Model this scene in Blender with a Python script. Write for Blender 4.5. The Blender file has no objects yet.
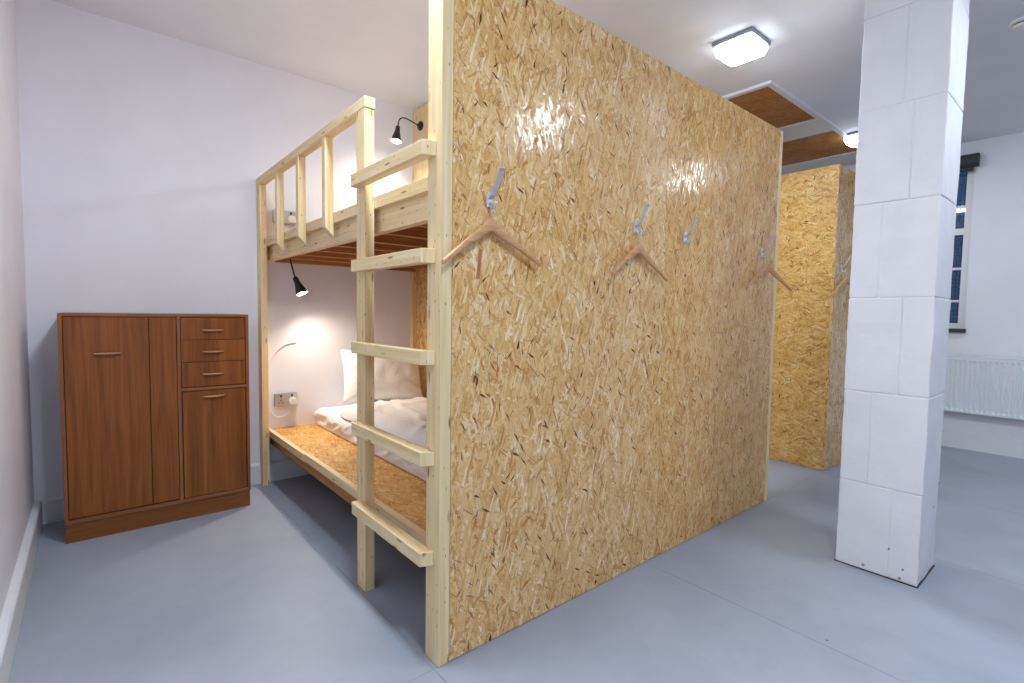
import bpy, bmesh, math, random
from mathutils import Vector, Matrix, noise

random.seed(11)
scene = bpy.context.scene
COL = scene.collection

# ------------------------------------------------------------------ measured place (metres)
W = 2.478      # length of the strand board partition
H = 2.34       # its height
BACK = 2.31    # back wall
LEFT = -1.122   # left wall
RIGHT = 5.30   # radiator wall
FRONT = -4.2   # wall behind the camera
CEIL = 2.80

# ------------------------------------------------------------------ material helpers
def newmat(name):
    m = bpy.data.materials.new(name); m.use_nodes = True
    nt = m.node_tree
    for n in list(nt.nodes): nt.nodes.remove(n)
    out = nt.nodes.new('ShaderNodeOutputMaterial')
    b = nt.nodes.new('ShaderNodeBsdfPrincipled')
    nt.links.new(b.outputs[0], out.inputs[0])
    return m, nt, b

def N(nt, t, **kw):
    n = nt.nodes.new(t)
    for k, v in kw.items():
        if k == 'inp':
            for kk, vv in v.items(): n.inputs[kk].default_value = vv
        else: setattr(n, k, v)
    return n

def math_n(nt, op, a, b=None, clamp=False):
    n = nt.nodes.new('ShaderNodeMath'); n.operation = op; n.use_clamp = clamp
    for i, v in enumerate((a, b)):
        if v is None: continue
        if isinstance(v, (int, float)): n.inputs[i].default_value = v
        else: nt.links.new(v, n.inputs[i])
    return n.outputs[0]

def mixc(nt, fac, a, b, mode='MIX'):
    n = nt.nodes.new('ShaderNodeMix'); n.data_type = 'RGBA'; n.blend_type = mode
    for i, v in ((0, fac), (6, a), (7, b)):
        if isinstance(v, (int, float)): n.inputs[i].default_value = v
        elif isinstance(v, tuple): n.inputs[i].default_value = v if len(v) == 4 else (*v, 1)
        else: nt.links.new(v, n.inputs[i])
    return n.outputs[2]

def ramp(nt, fac, stops, interp='LINEAR'):
    n = nt.nodes.new('ShaderNodeValToRGB'); cr = n.color_ramp; cr.interpolation = interp
    while len(cr.elements) < len(stops): cr.elements.new(0.5)
    for e, (p, c) in zip(cr.elements, stops):
        e.position = p; e.color = c if len(c) == 4 else (*c, 1)
    nt.links.new(fac, n.inputs[0])
    return n.outputs[0]

def srgb(r, g, b):
    f = lambda c: (c/255/12.92) if c/255 <= .04045 else ((c/255+.055)/1.055)**2.4
    return (f(r), f(g), f(b), 1)

def bump(nt, bsdf, h, strength, dist):
    n = N(nt, 'ShaderNodeBump', inp={'Strength': strength, 'Distance': dist})
    nt.links.new(h, n.inputs['Height']); nt.links.new(n.outputs[0], bsdf.inputs['Normal'])

def paint(name, col, rough=.6, spec=.4, nscale=40, bstr=.1, mott=.03, coords='Object'):
    m, nt, b = newmat(name)
    tc = N(nt, 'ShaderNodeTexCoord')
    n1 = N(nt, 'ShaderNodeTexNoise', inp={'Scale': 2.2, 'Detail': 5, 'Roughness': .6})
    n2 = N(nt, 'ShaderNodeTexNoise', inp={'Scale': nscale, 'Detail': 3})
    for n in (n1, n2): nt.links.new(tc.outputs[coords], n.inputs['Vector'])
    lo = tuple(max(0, c*(1-mott)) for c in col[:3]); hi = tuple(min(1, c*(1+mott)) for c in col[:3])
    nt.links.new(ramp(nt, n1.outputs[0], [(.3, lo), (.7, hi)]), b.inputs['Base Color'])
    b.inputs['Roughness'].default_value = rough
    b.inputs['Specular IOR Level'].default_value = spec
    if bstr: bump(nt, b, n2.outputs[0], bstr, .004)
    return m

def plain(name, col, rough=.5, metal=0, spec=.5):
    m, nt, b = newmat(name)
    tc = N(nt, 'ShaderNodeTexCoord'); n = N(nt, 'ShaderNodeTexNoise', inp={'Scale': 60, 'Detail': 2})
    nt.links.new(tc.outputs['Object'], n.inputs['Vector'])
    c0 = tuple(c*.985 for c in col[:3]); c1 = tuple(min(1, c*1.015) for c in col[:3])
    nt.links.new(ramp(nt, n.outputs[0], [(.35, c0), (.65, c1)]), b.inputs['Base Color'])
    b.inputs['Roughness'].default_value = rough; b.inputs['Metallic'].default_value = metal
    b.inputs['Specular IOR Level'].default_value = spec
    return m

def emis(name, col, strength):
    m, nt, b = newmat(name)
    b.inputs['Base Color'].default_value = (.9, .9, .9, 1)
    b.inputs['Emission Color'].default_value = (*col[:3], 1)
    b.inputs['Emission Strength'].default_value = strength
    return m

def osb_mat(name, tint=(1, 1, 1), rough=.10, axis_spread=1.0, bstr=.10, dark=1.0):
    """oriented strand board: overlapping long flakes laid in many directions, UV in metres, v along the main strand direction"""
    m, nt, b = newmat(name)
    uv = N(nt, 'ShaderNodeUVMap')
    nz = N(nt, 'ShaderNodeTexNoise', noise_dimensions='2D', inp={'Scale': 38, 'Detail': 2, 'Roughness': .5})
    nt.links.new(uv.outputs[0], nz.inputs['Vector'])
    sub = N(nt, 'ShaderNodeVectorMath', operation='SUBTRACT'); sub.inputs[1].default_value = (.5, .5, .5)
    nt.links.new(nz.outputs['Color'], sub.inputs[0])
    scl = N(nt, 'ShaderNodeVectorMath', operation='SCALE'); scl.inputs['Scale'].default_value = .007
    nt.links.new(sub.outputs[0], scl.inputs[0])
    add = N(nt, 'ShaderNodeVectorMath', operation='ADD')
    nt.links.new(uv.outputs[0], add.inputs[0]); nt.links.new(scl.outputs[0], add.inputs[1])
    P = add.outputs[0]
    T = lambda r, g, bb: tuple(c*t for c, t in zip(srgb(r, g, bb)[:3], tint))
    tones = [(0, T(190, 134, 70)), (.05, T(208, 158, 89)), (.25, T(221, 178, 110)), (.5, T(228, 188, 122)), (.76, T(232, 196, 134)), (.93, T(238, 209, 154)), (1, T(243, 223, 178))]
    col = None; hgt = None; facet = None
    def cells(ang, wd, ln, i):
        mp = N(nt, 'ShaderNodeMapping', vector_type='TEXTURE')
        mp.inputs['Rotation'].default_value = (0, 0, math.radians(ang*axis_spread))
        mp.inputs['Scale'].default_value = (wd, ln, 1)
        mp.inputs['Location'].default_value = (i*3.17, i*1.71, 0)
        nt.links.new(P, mp.inputs['Vector'])
        vo = N(nt, 'ShaderNodeTexVoronoi', voronoi_dimensions='2D', feature='F1', inp={'Scale': 1.0, 'Randomness': 1.0})
        nt.links.new(mp.outputs[0], vo.inputs['Vector'])
        sep = N(nt, 'ShaderNodeSeparateColor'); nt.links.new(vo.outputs['Color'], sep.inputs[0])
        # across-flake coordinate, for square-sided flakes with their own tilt
        df = N(nt, 'ShaderNodeVectorMath', operation='SUBTRACT')
        nt.links.new(mp.outputs[0], df.inputs[0]); nt.links.new(vo.outputs['Position'], df.inputs[1])
        sx = N(nt, 'ShaderNodeSeparateXYZ'); nt.links.new(df.outputs[0], sx.inputs[0])
        return vo, sep, sx
    #        angle  width  length  cover
    layers = [(8, .021, .085, 0), (-32, .017, .080, .55), (38, .016, .075, .55), (-8, .024, .10, .5), (68, .012, .055, .68),
              (-58, .013, .060, .68), (20, .014, .085, .5), (-16, .011, .075, .55)]
    for i, (ang, wd, ln, cov) in enumerate(layers):
        vo, sep, sx = cells(ang, wd, ln, i)
        tone = ramp(nt, sep.outputs[1], tones)
        tilt = math_n(nt, 'ADD', sep.outputs[2], math_n(nt, 'MULTIPLY', sx.outputs[0], math_n(nt, 'SUBTRACT', math_n(nt, 'MULTIPLY', sep.outputs[1], 2.0), 1.0)))
        if col is None: col = tone; hgt = tilt; facet = vo.outputs['Color']
        else:
            on = math_n(nt, 'GREATER_THAN', sep.outputs[0], cov)
            ax = math_n(nt, 'ABSOLUTE', sx.outputs[0]); ay = math_n(nt, 'ABSOLUTE', sx.outputs[1])
            d = math_n(nt, 'MAXIMUM', ax, math_n(nt, 'MULTIPLY', ay, .85))
            body = math_n(nt, 'MULTIPLY', on, math_n(nt, 'LESS_THAN', d, .40))
            halo = math_n(nt, 'MULTIPLY', on, math_n(nt, 'LESS_THAN', d, .445))
            # thin shadow outline of a flake over its neighbours, put into the colour
            shade = math_n(nt, 'MULTIPLY', halo, math_n(nt, 'GREATER_THAN', sep.outputs[2], .45))
            col = mixc(nt, math_n(nt, 'MULTIPLY', shade, .45), col, T(150, 100, 52))
            col = mixc(nt, body, col, tone)
            facet = mixc(nt, body, facet, vo.outputs['Color'])
            mh = N(nt, 'ShaderNodeMix'); mh.data_type = 'FLOAT'
            nt.links.new(body, mh.inputs[0]); nt.links.new(hgt, mh.inputs[2]); nt.links.new(tilt, mh.inputs[3])
            hgt = mh.outputs[0]
    # grain within the flakes
    gm = N(nt, 'ShaderNodeMapping'); gm.inputs['Scale'].default_value = (330, 30, 1)
    nt.links.new(P, gm.inputs['Vector'])
    g = N(nt, 'ShaderNodeTexNoise', noise_dimensions='2D', inp={'Scale': 1, 'Detail': 3, 'Distortion': .8}); nt.links.new(gm.outputs[0], g.inputs['Vector'])
    gf = ramp(nt, g.outputs[0], [(.28, (.74, .68, .58)), (.46, (.97, .96, .94)), (.62, (1.05, 1.05, 1.05))])
    col = mixc(nt, .85, col, gf, 'MULTIPLY')
    # patches of warmer resin
    pn = N(nt, 'ShaderNodeTexNoise', noise_dimensions='2D', inp={'Scale': 7, 'Detail': 5, 'Roughness': .65}); nt.links.new(P, pn.inputs['Vector'])
    pf = ramp(nt, pn.outputs[0], [(.34, (.88, .79, .64)), (.5, (.99, .97, .95)), (.66, (1.05, 1.06, 1.08))])
    col = mixc(nt, .8, col, pf, 'MULTIPLY')
    # dark bark slivers
    for i, (ang, wd, ln, th, wmax) in enumerate([(33, .010, .046, .991, .36), (-42, .008, .036, .991, .36), (6, .007, .042, .988, .34), (-12, .014, .032, .995, .42), (62, .011, .034, .994, .40), (52, .004, .055, .986, .3), (-24, .0035, .050, .978, .3)]):
        vo, sep, sx = cells(ang, wd, ln, i+11.3)
        ax = math_n(nt, 'ABSOLUTE', sx.outputs[0]); ay = math_n(nt, 'ABSOLUTE', sx.outputs[1])
        d = math_n(nt, 'ADD', ax, math_n(nt, 'MULTIPLY', ay, .5))
        mask = math_n(nt, 'MULTIPLY', math_n(nt, 'GREATER_THAN', sep.outputs[0], th), math_n(nt, 'LESS_THAN', d, wmax))
        mask = math_n(nt, 'MULTIPLY', mask, dark)
        dc = ramp(nt, sep.outputs[1], [(0, T(52, 34, 16)), (.35, T(92, 58, 26)), (.7, T(140, 92, 44)), (1, T(172, 122, 66))])
        col = mixc(nt, mask, col, dc)
    nt.links.new(col, b.inputs['Base Color'])
    rr = ramp(nt, pn.outputs[0], [(.35, (rough+.10,)*3), (.6, (rough,)*3)])
    nt.links.new(rr, b.inputs['Roughness'])
    b.inputs['Specular IOR Level'].default_value = .38
    hh = math_n(nt, 'ADD', hgt, math_n(nt, 'MULTIPLY', g.outputs[0], .7))
    fs = N(nt, 'ShaderNodeSeparateColor'); nt.links.new(facet, fs.inputs[0])
    fc = N(nt, 'ShaderNodeCombineColor'); fc.inputs[2].default_value = 1.0
    for q, src in ((0, 0), (1, 2)):
        nt.links.new(math_n(nt, 'ADD', math_n(nt, 'MULTIPLY', math_n(nt, 'SUBTRACT', fs.outputs[src], .5), .042), .5), fc.inputs[q])
    nm = N(nt, 'ShaderNodeNormalMap'); nm.uv_map = 'UVMap'; nt.links.new(fc.outputs[0], nm.inputs['Color'])
    bn = N(nt, 'ShaderNodeBump', inp={'Strength': bstr, 'Distance': .0016})
    nt.links.new(hh, bn.inputs['Height']); nt.links.new(nm.outputs[0], bn.inputs['Normal'])
    nt.links.new(bn.outputs[0], b.inputs['Normal'])
    return m

def wood_mat(name, c_lo, c_mid, c_hi, knots=True, rough=.5, grain=55, knot_col=(112, 66, 32), spec=.35, bstr=.15, stripes=None):
    """sawn board: UV in metres, v along the grain"""
    m, nt, b = newmat(name)
    uv = N(nt, 'ShaderNodeUVMap')
    mp = N(nt, 'ShaderNodeMapping'); mp.inputs['Scale'].default_value = (grain, 1.6, 1)
    nt.links.new(uv.outputs[0], mp.inputs['Vector'])
    n1 = N(nt, 'ShaderNodeTexNoise', noise_dimensions='2D', inp={'Scale': 1, 'Detail': 4, 'Distortion': .6})
    nt.links.new(mp.outputs[0], n1.inputs['Vector'])
    mp2 = N(nt, 'ShaderNodeMapping'); mp2.inputs['Scale'].default_value = (grain*6, 7, 1)
    nt.links.new(uv.outputs[0], mp2.inputs['Vector'])
    n2 = N(nt, 'ShaderNodeTexNoise', noise_dimensions='2D', inp={'Scale': 1, 'Detail': 2})
    nt.links.new(mp2.outputs[0], n2.inputs['Vector'])
    f = math_n(nt, 'ADD', math_n(nt, 'MULTIPLY', n1.outputs[0], .72), math_n(nt, 'MULTIPLY', n2.outputs[0], .28))
    col = ramp(nt, f, [(.32, c_lo), (.5, c_mid), (.68, c_hi)])
    if stripes:
        ms = N(nt, 'ShaderNodeMapping'); ms.inputs['Scale'].default_value = (stripes, .02, 1)
        nt.links.new(uv.outputs[0], ms.inputs['Vector'])
        vs = N(nt, 'ShaderNodeTexVoronoi', voronoi_dimensions='2D', inp={'Scale': 1}); nt.links.new(ms.outputs[0], vs.inputs['Vector'])
        sp = N(nt, 'ShaderNodeSeparateColor'); nt.links.new(vs.outputs['Color'], sp.inputs[0])
        col = mixc(nt, 1, col, ramp(nt, sp.outputs[0], [(0, (.84, .82, .80)), (1, (1.08, 1.08, 1.08))]), 'MULTIPLY')
    if knots:
        for sx, sy, r, th, seed in ((24, 5, .13, .70, 0), (34, 12, .085, .52, 7.3)):
            mk = N(nt, 'ShaderNodeMapping'); mk.inputs['Scale'].default_value = (sx, sy, 1); mk.inputs['Location'].default_value = (seed, seed*.7, 0)
            nt.links.new(uv.outputs[0], mk.inputs['Vector'])
            v = N(nt, 'ShaderNodeTexVoronoi', voronoi_dimensions='2D', inp={'Scale': 1, 'Randomness': .95})
            nt.links.new(mk.outputs[0], v.inputs['Vector'])
            sp = N(nt, 'ShaderNodeSeparateColor'); nt.links.new(v.outputs['Color'], sp.inputs[0])
            on = math_n(nt, 'GREATER_THAN', sp.outputs[0], th)
            core = ramp(nt, v.outputs['Distance'], [(r*.45, (1, 1, 1)), (r, (0, 0, 0))])
            k = math_n(nt, 'MULTIPLY', on, core)
            k = math_n(nt, 'MULTIPLY', k, math_n(nt, 'ADD', math_n(nt, 'MULTIPLY', sp.outputs[1], .6), .3))
            col = mixc(nt, k, col, srgb(*knot_col))
    nt.links.new(col, b.inputs['Base Color'])
    b.inputs['Roughness'].default_value = rough; b.inputs['Specular IOR Level'].default_value = spec
    bump(nt, b, n2.outputs[0], bstr, .001)
    return m

def floor_mat():
    m, nt, b = newmat('grey_floor_paint')
    tc = N(nt, 'ShaderNodeTexCoord')
    n1 = N(nt, 'ShaderNodeTexNoise', inp={'Scale': 1.7, 'Detail': 6, 'Roughness': .62}); nt.links.new(tc.outputs['Object'], n1.inputs['Vector'])
    n3 = N(nt, 'ShaderNodeTexNoise', inp={'Scale': 9, 'Detail': 5, 'Roughness': .65, 'Distortion': .8}); nt.links.new(tc.outputs['Object'], n3.inputs['Vector'])
    c = ramp(nt, n1.outputs[0], [(.3, srgb(148, 154, 168)), (.55, srgb(159, 165, 178)), (.75, srgb(166, 171, 184))])
    c = mixc(nt, .6, c, ramp(nt, n3.outputs[0], [(.3, (.92, .92, .93)), (.5, (1, 1, 1)), (.72, (1.05, 1.05, 1.05))]), 'MULTIPLY')
    # sheet joints: 1.22 x 2.44 boards, painted over
    sp = N(nt, 'ShaderNodeSeparateXYZ'); nt.links.new(tc.outputs['Object'], sp.inputs[0])
    wob = N(nt, 'ShaderNodeTexNoise', inp={'Scale': 3, 'Detail': 2}); nt.links.new(tc.outputs['Object'], wob.inputs['Vector'])
    def joint(coord, off, period, wd):
        x = math_n(nt, 'ADD', coord, off + 100*period)
        x = math_n(nt, 'ADD', x, math_n(nt, 'MULTIPLY', wob.outputs[0], .004))
        x = math_n(nt, 'MODULO', x, period)
        x = math_n(nt, 'MINIMUM', x, math_n(nt, 'SUBTRACT', period, x))
        return math_n(nt, 'LESS_THAN', x, wd)
    # joints parallel to the partition, and across it
    j1 = joint(sp.outputs[1], -.006, 2.44, .0022)
    j2 = joint(sp.outputs[0], .012, 1.17, .0018)
    # broken visibility
    br = N(nt, 'ShaderNodeTexNoise', inp={'Scale': 2.3, 'Detail': 3}); nt.links.new(tc.outputs['Object'], br.inputs['Vector'])
    vis = ramp(nt, br.outputs[0], [(.40, (.03, .03, .03)), (.60, (.6, .6, .6))])
    j = math_n(nt, 'MULTIPLY', math_n(nt, 'MAXIMUM', j1, j2), vis)
    c = mixc(nt, j, c, srgb(82, 88, 100))
    # small dark scuffs and paint chips
    v = N(nt, 'ShaderNodeTexVoronoi', inp={'Scale': 7.5, 'Randomness': 1}); 
    mp = N(nt, 'ShaderNodeMapping'); mp.inputs['Scale'].default_value = (1, 1, .01)
    nt.links.new(tc.outputs['Object'], mp.inputs[0]); nt.links.new(mp.outputs[0], v.inputs['Vector'])
    s2 = N(nt, 'ShaderNodeSeparateColor'); nt.links.new(v.outputs['Color'], s2.inputs[0])
    chip = math_n(nt, 'MULTIPLY', math_n(nt, 'GREATER_THAN', s2.outputs[0], .8), math_n(nt, 'LESS_THAN', v.outputs['Distance'], .035))
    c = mixc(nt, math_n(nt, 'MULTIPLY', chip, .8), c, srgb(60, 62, 68))
    nt.links.new(c, b.inputs['Base Color'])
    nt.links.new(ramp(nt, n3.outputs[0], [(.3, (.38, .38, .38)), (.7, (.52, .52, .52))]), b.inputs['Roughness'])
    b.inputs['Specular IOR Level'].default_value = .4
    bump(nt, b, math_n(nt, 'SUBTRACT', math_n(nt, 'MULTIPLY', n3.outputs[0], .4), math_n(nt, 'MULTIPLY', j, 1.0)), .25, .002)
    return m

def cloth_mat(name, col, rough=.85):
    m, nt, b = newmat(name)
    tc = N(nt, 'ShaderNodeTexCoord')
    n1 = N(nt, 'ShaderNodeTexNoise', inp={'Scale': 9, 'Detail': 4, 'Distortion': 1.2}); nt.links.new(tc.outputs['Object'], n1.inputs['Vector'])
    n2 = N(nt, 'ShaderNodeTexNoise', inp={'Scale': 900, 'Detail': 1}); nt.links.new(tc.outputs['Object'], n2.inputs['Vector'])
    nt.links.new(ramp(nt, n2.outputs[0], [(.3, tuple(c*.95 for c in col[:3])), (.7, col[:3])]), b.inputs['Base Color'])
    b.inputs['Roughness'].default_value = rough; b.inputs['Specular IOR Level'].default_value = .2
    b.inputs['Sheen Weight'].default_value = .15
    bump(nt, b, n1.outputs[0], .5, .012)
    return m

M = {}
M['white'] = paint('white_wall_paint', srgb(232, 232, 240), rough=.7, bstr=.06)
M['leftwall'] = M['white']
M['ceil'] = paint('white_ceiling_paint', srgb(228, 231, 238), rough=.8, bstr=.05)
M['skirt'] = paint('white_gloss_woodwork', srgb(224, 226, 230), rough=.35, bstr=.04, nscale=25)
def block_mat():
    m, nt, b = newmat('painted_blockwork')
    tc = N(nt, 'ShaderNodeTexCoord')
    n1 = N(nt, 'ShaderNodeTexNoise', inp={'Scale': 5, 'Detail': 5}); n2 = N(nt, 'ShaderNodeTexNoise', inp={'Scale': 60, 'Detail': 4}); n3 = N(nt, 'ShaderNodeTexNoise', inp={'Scale': 14, 'Detail': 3})
    v = N(nt, 'ShaderNodeTexVoronoi', inp={'Scale': 26, 'Randomness': 1})
    for n in (n1, n2, n3, v): nt.links.new(tc.outputs['Object'], n.inputs['Vector'])
    c = ramp(nt, n1.outputs[0], [(.3, srgb(228, 226, 230)), (.7, srgb(236, 235, 239))])
    sp = N(nt, 'ShaderNodeSeparateColor'); nt.links.new(v.outputs['Color'], sp.inputs[0])
    sx = N(nt, 'ShaderNodeSeparateXYZ'); nt.links.new(tc.outputs['Object'], sx.inputs[0])
    low = ramp(nt, sx.outputs[2], [(.04, (.62, .62, .62)), (.14, (.02, .02, .02)), (1, (.0, .0, .0))])
    th = math_n(nt, 'GREATER_THAN', math_n(nt, 'ADD', sp.outputs[0], low), .992)
    chip = math_n(nt, 'MULTIPLY', th, math_n(nt, 'LESS_THAN', math_n(nt, 'ADD', v.outputs['Distance'], math_n(nt, 'MULTIPLY', n2.outputs[0], .16)), .24))
    c = mixc(nt, math_n(nt, 'MULTIPLY', chip, .85), c, srgb(120, 108, 98))
    nt.links.new(c, b.inputs['Base Color']); b.inputs['Roughness'].default_value = .55
    h = math_n(nt, 'ADD', math_n(nt, 'MULTIPLY', n2.outputs[0], .35), n3.outputs[0]); h = math_n(nt, 'SUBTRACT', h, math_n(nt, 'MULTIPLY', chip, .6))
    bump(nt, b, h, .3, .006)
    return m
M['block'] = block_mat()
M['floor'] = floor_mat()
M['osb'] = osb_mat('varnished_strand_board', tint=(1.0, .99, 1.08))
M['osb_warm'] = osb_mat('varnished_strand_board_darker_sheet', tint=(.96, .90, .84))
M['osb_end'] = osb_mat('strand_board_laid_across', rough=.3, axis_spread=1.3, tint=(.95, .92, .80))
M['osb_deck'] = osb_mat('strand_board_deck', rough=.5, tint=(.86, .76, .60), dark=.6)
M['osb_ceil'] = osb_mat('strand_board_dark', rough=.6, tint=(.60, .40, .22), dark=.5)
M['pine'] = wood_mat('sawn_pine', srgb(221, 191, 140)[:3], srgb(232, 207, 158)[:3], srgb(240, 219, 177)[:3])
M['pine_shaded'] = wood_mat('shaded_warm_pine', srgb(150, 98, 54)[:3], srgb(176, 122, 72)[:3], srgb(192, 140, 88)[:3])  # same pine, with the weak warm light under the decks put into its colour
M['teak'] = wood_mat('teak_veneer', srgb(118, 65, 24)[:3], srgb(136, 77, 30)[:3], srgb(150, 89, 38)[:3], knots=False, rough=.38, grain=40, stripes=16, bstr=.05)
M['teak_edge'] = wood_mat('teak_edging', srgb(118, 70, 42)[:3], srgb(138, 86, 54)[:3], srgb(152, 100, 66)[:3], knots=False, rough=.4, grain=60)
M['teak_pull'] = wood_mat('teak_pull', srgb(168, 112, 74)[:3], srgb(184, 128, 88)[:3], srgb(198, 142, 100)[:3], knots=False, rough=.3, grain=60)  # lighter than the doors: highlight on the pulls is put into the colour
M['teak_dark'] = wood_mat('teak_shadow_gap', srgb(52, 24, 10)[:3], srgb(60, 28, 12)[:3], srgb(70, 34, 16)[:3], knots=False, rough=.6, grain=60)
M['teak_plinth'] = wood_mat('teak_plinth', srgb(112, 66, 26)[:3], srgb(126, 76, 32)[:3], srgb(138, 86, 40)[:3], knots=False, rough=.45, grain=50)
M['beech'] = wood_mat('beech_hanger', srgb(186, 138, 92)[:3], srgb(202, 154, 106)[:3], srgb(212, 168, 122)[:3], knots=False, rough=.35, grain=120)
M['sheet'] = cloth_mat('white_cotton', srgb(236, 235, 236))
M['case'] = cloth_mat('white_pillowcase', srgb(236, 234, 232))
M['black'] = plain('black_metal', (.012, .011, .011), rough=.4)
M['chrome'] = plain('brushed_steel', (.62, .62, .64), rough=.3, metal=1)
M['hookmetal'] = plain('satin_aluminium', (.66, .66, .67), rough=.4, metal=.6)
M['plastic'] = plain('white_plastic', srgb(232, 232, 234), rough=.35)
M['greyplastic'] = plain('grey_plastic', srgb(140, 142, 150), rough=.5)
M['radiator'] = plain('white_enamel', srgb(226, 230, 238), rough=.3)
M['blind'] = plain('charcoal_blind', srgb(52, 50, 58), rough=.6)
M['sill'] = plain('dark_sill', srgb(60, 50, 50), rough=.5)
M['lampglow'] = emis('ceiling_lamp_diffuser', (.80, .905, 1.0), 62)
M['lampglow_far'] = emis('ceiling_lamp_diffuser_dim', (.80, .905, 1.0), 18)
M['lampglow_mid'] = emis('ceiling_lamp_diffuser_mid', (.80, .905, 1.0), 33)  # same kind of lamp, glow turned down to balance the brightness
M['lampside'] = emis('ceiling_lamp_diffuser_rim', (.80, .905, 1.0), 2.2)
M['bulb'] = emis('warm_bulb', (1, .88, .72), 10)
M['wire'] = plain('steel_wire', (.55, .55, .56), rough=.3, metal=1)
m, nt, b = newmat('window_glass')
b.inputs['Base Color'].default_value = (.9, .95, 1, 1); b.inputs['Roughness'].default_value = .02
b.inputs['Transmission Weight'].default_value = 1; b.inputs['IOR'].default_value = 1.45
M['glass'] = m
M['night'] = paint('blue_brick_outside', srgb(60, 96, 140), rough=.8)

# ------------------------------------------------------------------ mesh helpers
def uvl(bm): return bm.loops.layers.uv.get('UVMap') or bm.loops.layers.uv.new('UVMap')

def box(bm, mn, mx, grain=2, bevel=0.0, seg=2, taper=None):
    """axis aligned board appended to bm, UV in metres with v along the grain axis"""
    t = bmesh.new()
    bmesh.ops.create_cube(t, size=1)
    c = [(a+b_)/2 for a, b_ in zip(mn, mx)]; s = [b_-a for a, b_ in zip(mn, mx)]
    for v in t.verts: v.co = Vector([c[i]+v.co[i]*s[i] for i in range(3)])
    if taper: taper(t)
    if bevel: bmesh.ops.bevel(t, geom=t.edges[:], offset=bevel, segments=seg, profile=.6, affect='EDGES')
    merge(bm, t, grain)

def merge(bm, t, grain=2, mat=None):
    t.normal_update()
    L = uvl(t); ou, ov = random.uniform(0, 40), random.uniform(0, 40)
    for f in t.faces:
        n = f.normal; k = max(range(3), key=lambda i: abs(n[i]))
        ax = [i for i in range(3) if i != k]
        va = grain if grain in ax else ax[1]
        ua = [i for i in ax if i != va][0]
        for l in f.loops: l[L].uv = (l.vert.co[ua]+ou+k*.37, l.vert.co[va]+ov)
    if mat is not None:
        for v in t.verts: v.co = mat @ v.co
    me = bpy.data.meshes.new('tmp'); t.to_mesh(me); t.free()
    uvl(bm); bm.from_mesh(me); bpy.data.meshes.remove(me)

def obj(name, bm, mat, parent=None, base=(0, 0, 0), smooth=False, world=True):
    """one mesh object; bm is in world coordinates when world, and is moved into its parent's frame"""
    me = bpy.data.meshes.new(name)
    off = Vector(base)
    if parent is not None and world: off = parent_origin(parent)
    bm.verts.ensure_lookup_table()
    for v in bm.verts: v.co -= off
    bmesh.ops.recalc_face_normals(bm, faces=bm.faces[:])
    if smooth:
        for f in bm.faces: f.smooth = True
    bm.to_mesh(me); bm.free()
    me.materials.append(mat)
    o = bpy.data.objects.new(name, me); COL.objects.link(o)
    if parent is not None: o.parent = parent
    else: o.location = off
    if smooth and hasattr(me, 'set_sharp_from_angle'): me.set_sharp_from_angle(angle=math.radians(50))
    return o

def parent_origin(p):
    v = Vector((0, 0, 0))
    while p is not None: v += p.location; p = p.parent
    return v

def thing(name, label, cat, loc, group=None, rotz=0):
    o = bpy.data.objects.new(name, None); COL.objects.link(o)
    o.location = loc; o.rotation_euler = (0, 0, rotz); o.empty_display_size = .05
    return tag(o, label, cat, group)

def tag(o, label, cat, group=None):
    o['label'] = label; o['category'] = cat
    if group: o['group'] = group
    return o

def struct(name, bm, mat, base=(0, 0, 0), parent=None, smooth=False):
    o = obj(name, bm, mat, parent, base, smooth)
    if parent is None: o['kind'] = 'structure'
    return o

def tube(bm, pts, r, seg=10, caps=True):
    """swept tube along a smooth curve through pts; r number or list"""
    P = []
    pts = [Vector(p) for p in pts]
    n = len(pts)
    if n > 2:
        for i in range(n-1):
            p0 = pts[max(i-1, 0)]; p1 = pts[i]; p2 = pts[i+1]; p3 = pts[min(i+2, n-1)]
            for k in range(6):
                t = k/6
                P.append(.5*((2*p1)+(-p0+p2)*t+(2*p0-5*p1+4*p2-p3)*t*t+(-p0+3*p1-3*p2+p3)*t**3))
        P.append(pts[-1])
    else: P = pts
    t = bmesh.new(); rings = []
    d0 = (P[1]-P[0]).normalized()
    up = Vector((0, 0, 1)) if abs(d0.z) < .9 else Vector((1, 0, 0))
    nrm = d0.cross(up).normalized()
    for i, p in enumerate(P):
        d = (P[min(i+1, len(P)-1)]-P[max(i-1, 0)]).normalized()
        nrm = (nrm-d*nrm.dot(d)).normalized(); bn = d.cross(nrm)
        rr = r if isinstance(r, (int, float)) else r[0]+(r[1]-r[0])*i/(len(P)-1)
        rings.append([t.verts.new(p+nrm*rr*math.cos(a)+bn*rr*math.sin(a)) for a in [2*math.pi*k/seg for k in range(seg)]])
    for a, b_ in zip(rings, rings[1:]):
        for k in range(seg): t.faces.new((a[k], a[(k+1) % seg], b_[(k+1) % seg], b_[k]))
    if caps: t.faces.new(rings[0][::-1]); t.faces.new(rings[-1])
    merge(bm, t)

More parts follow.
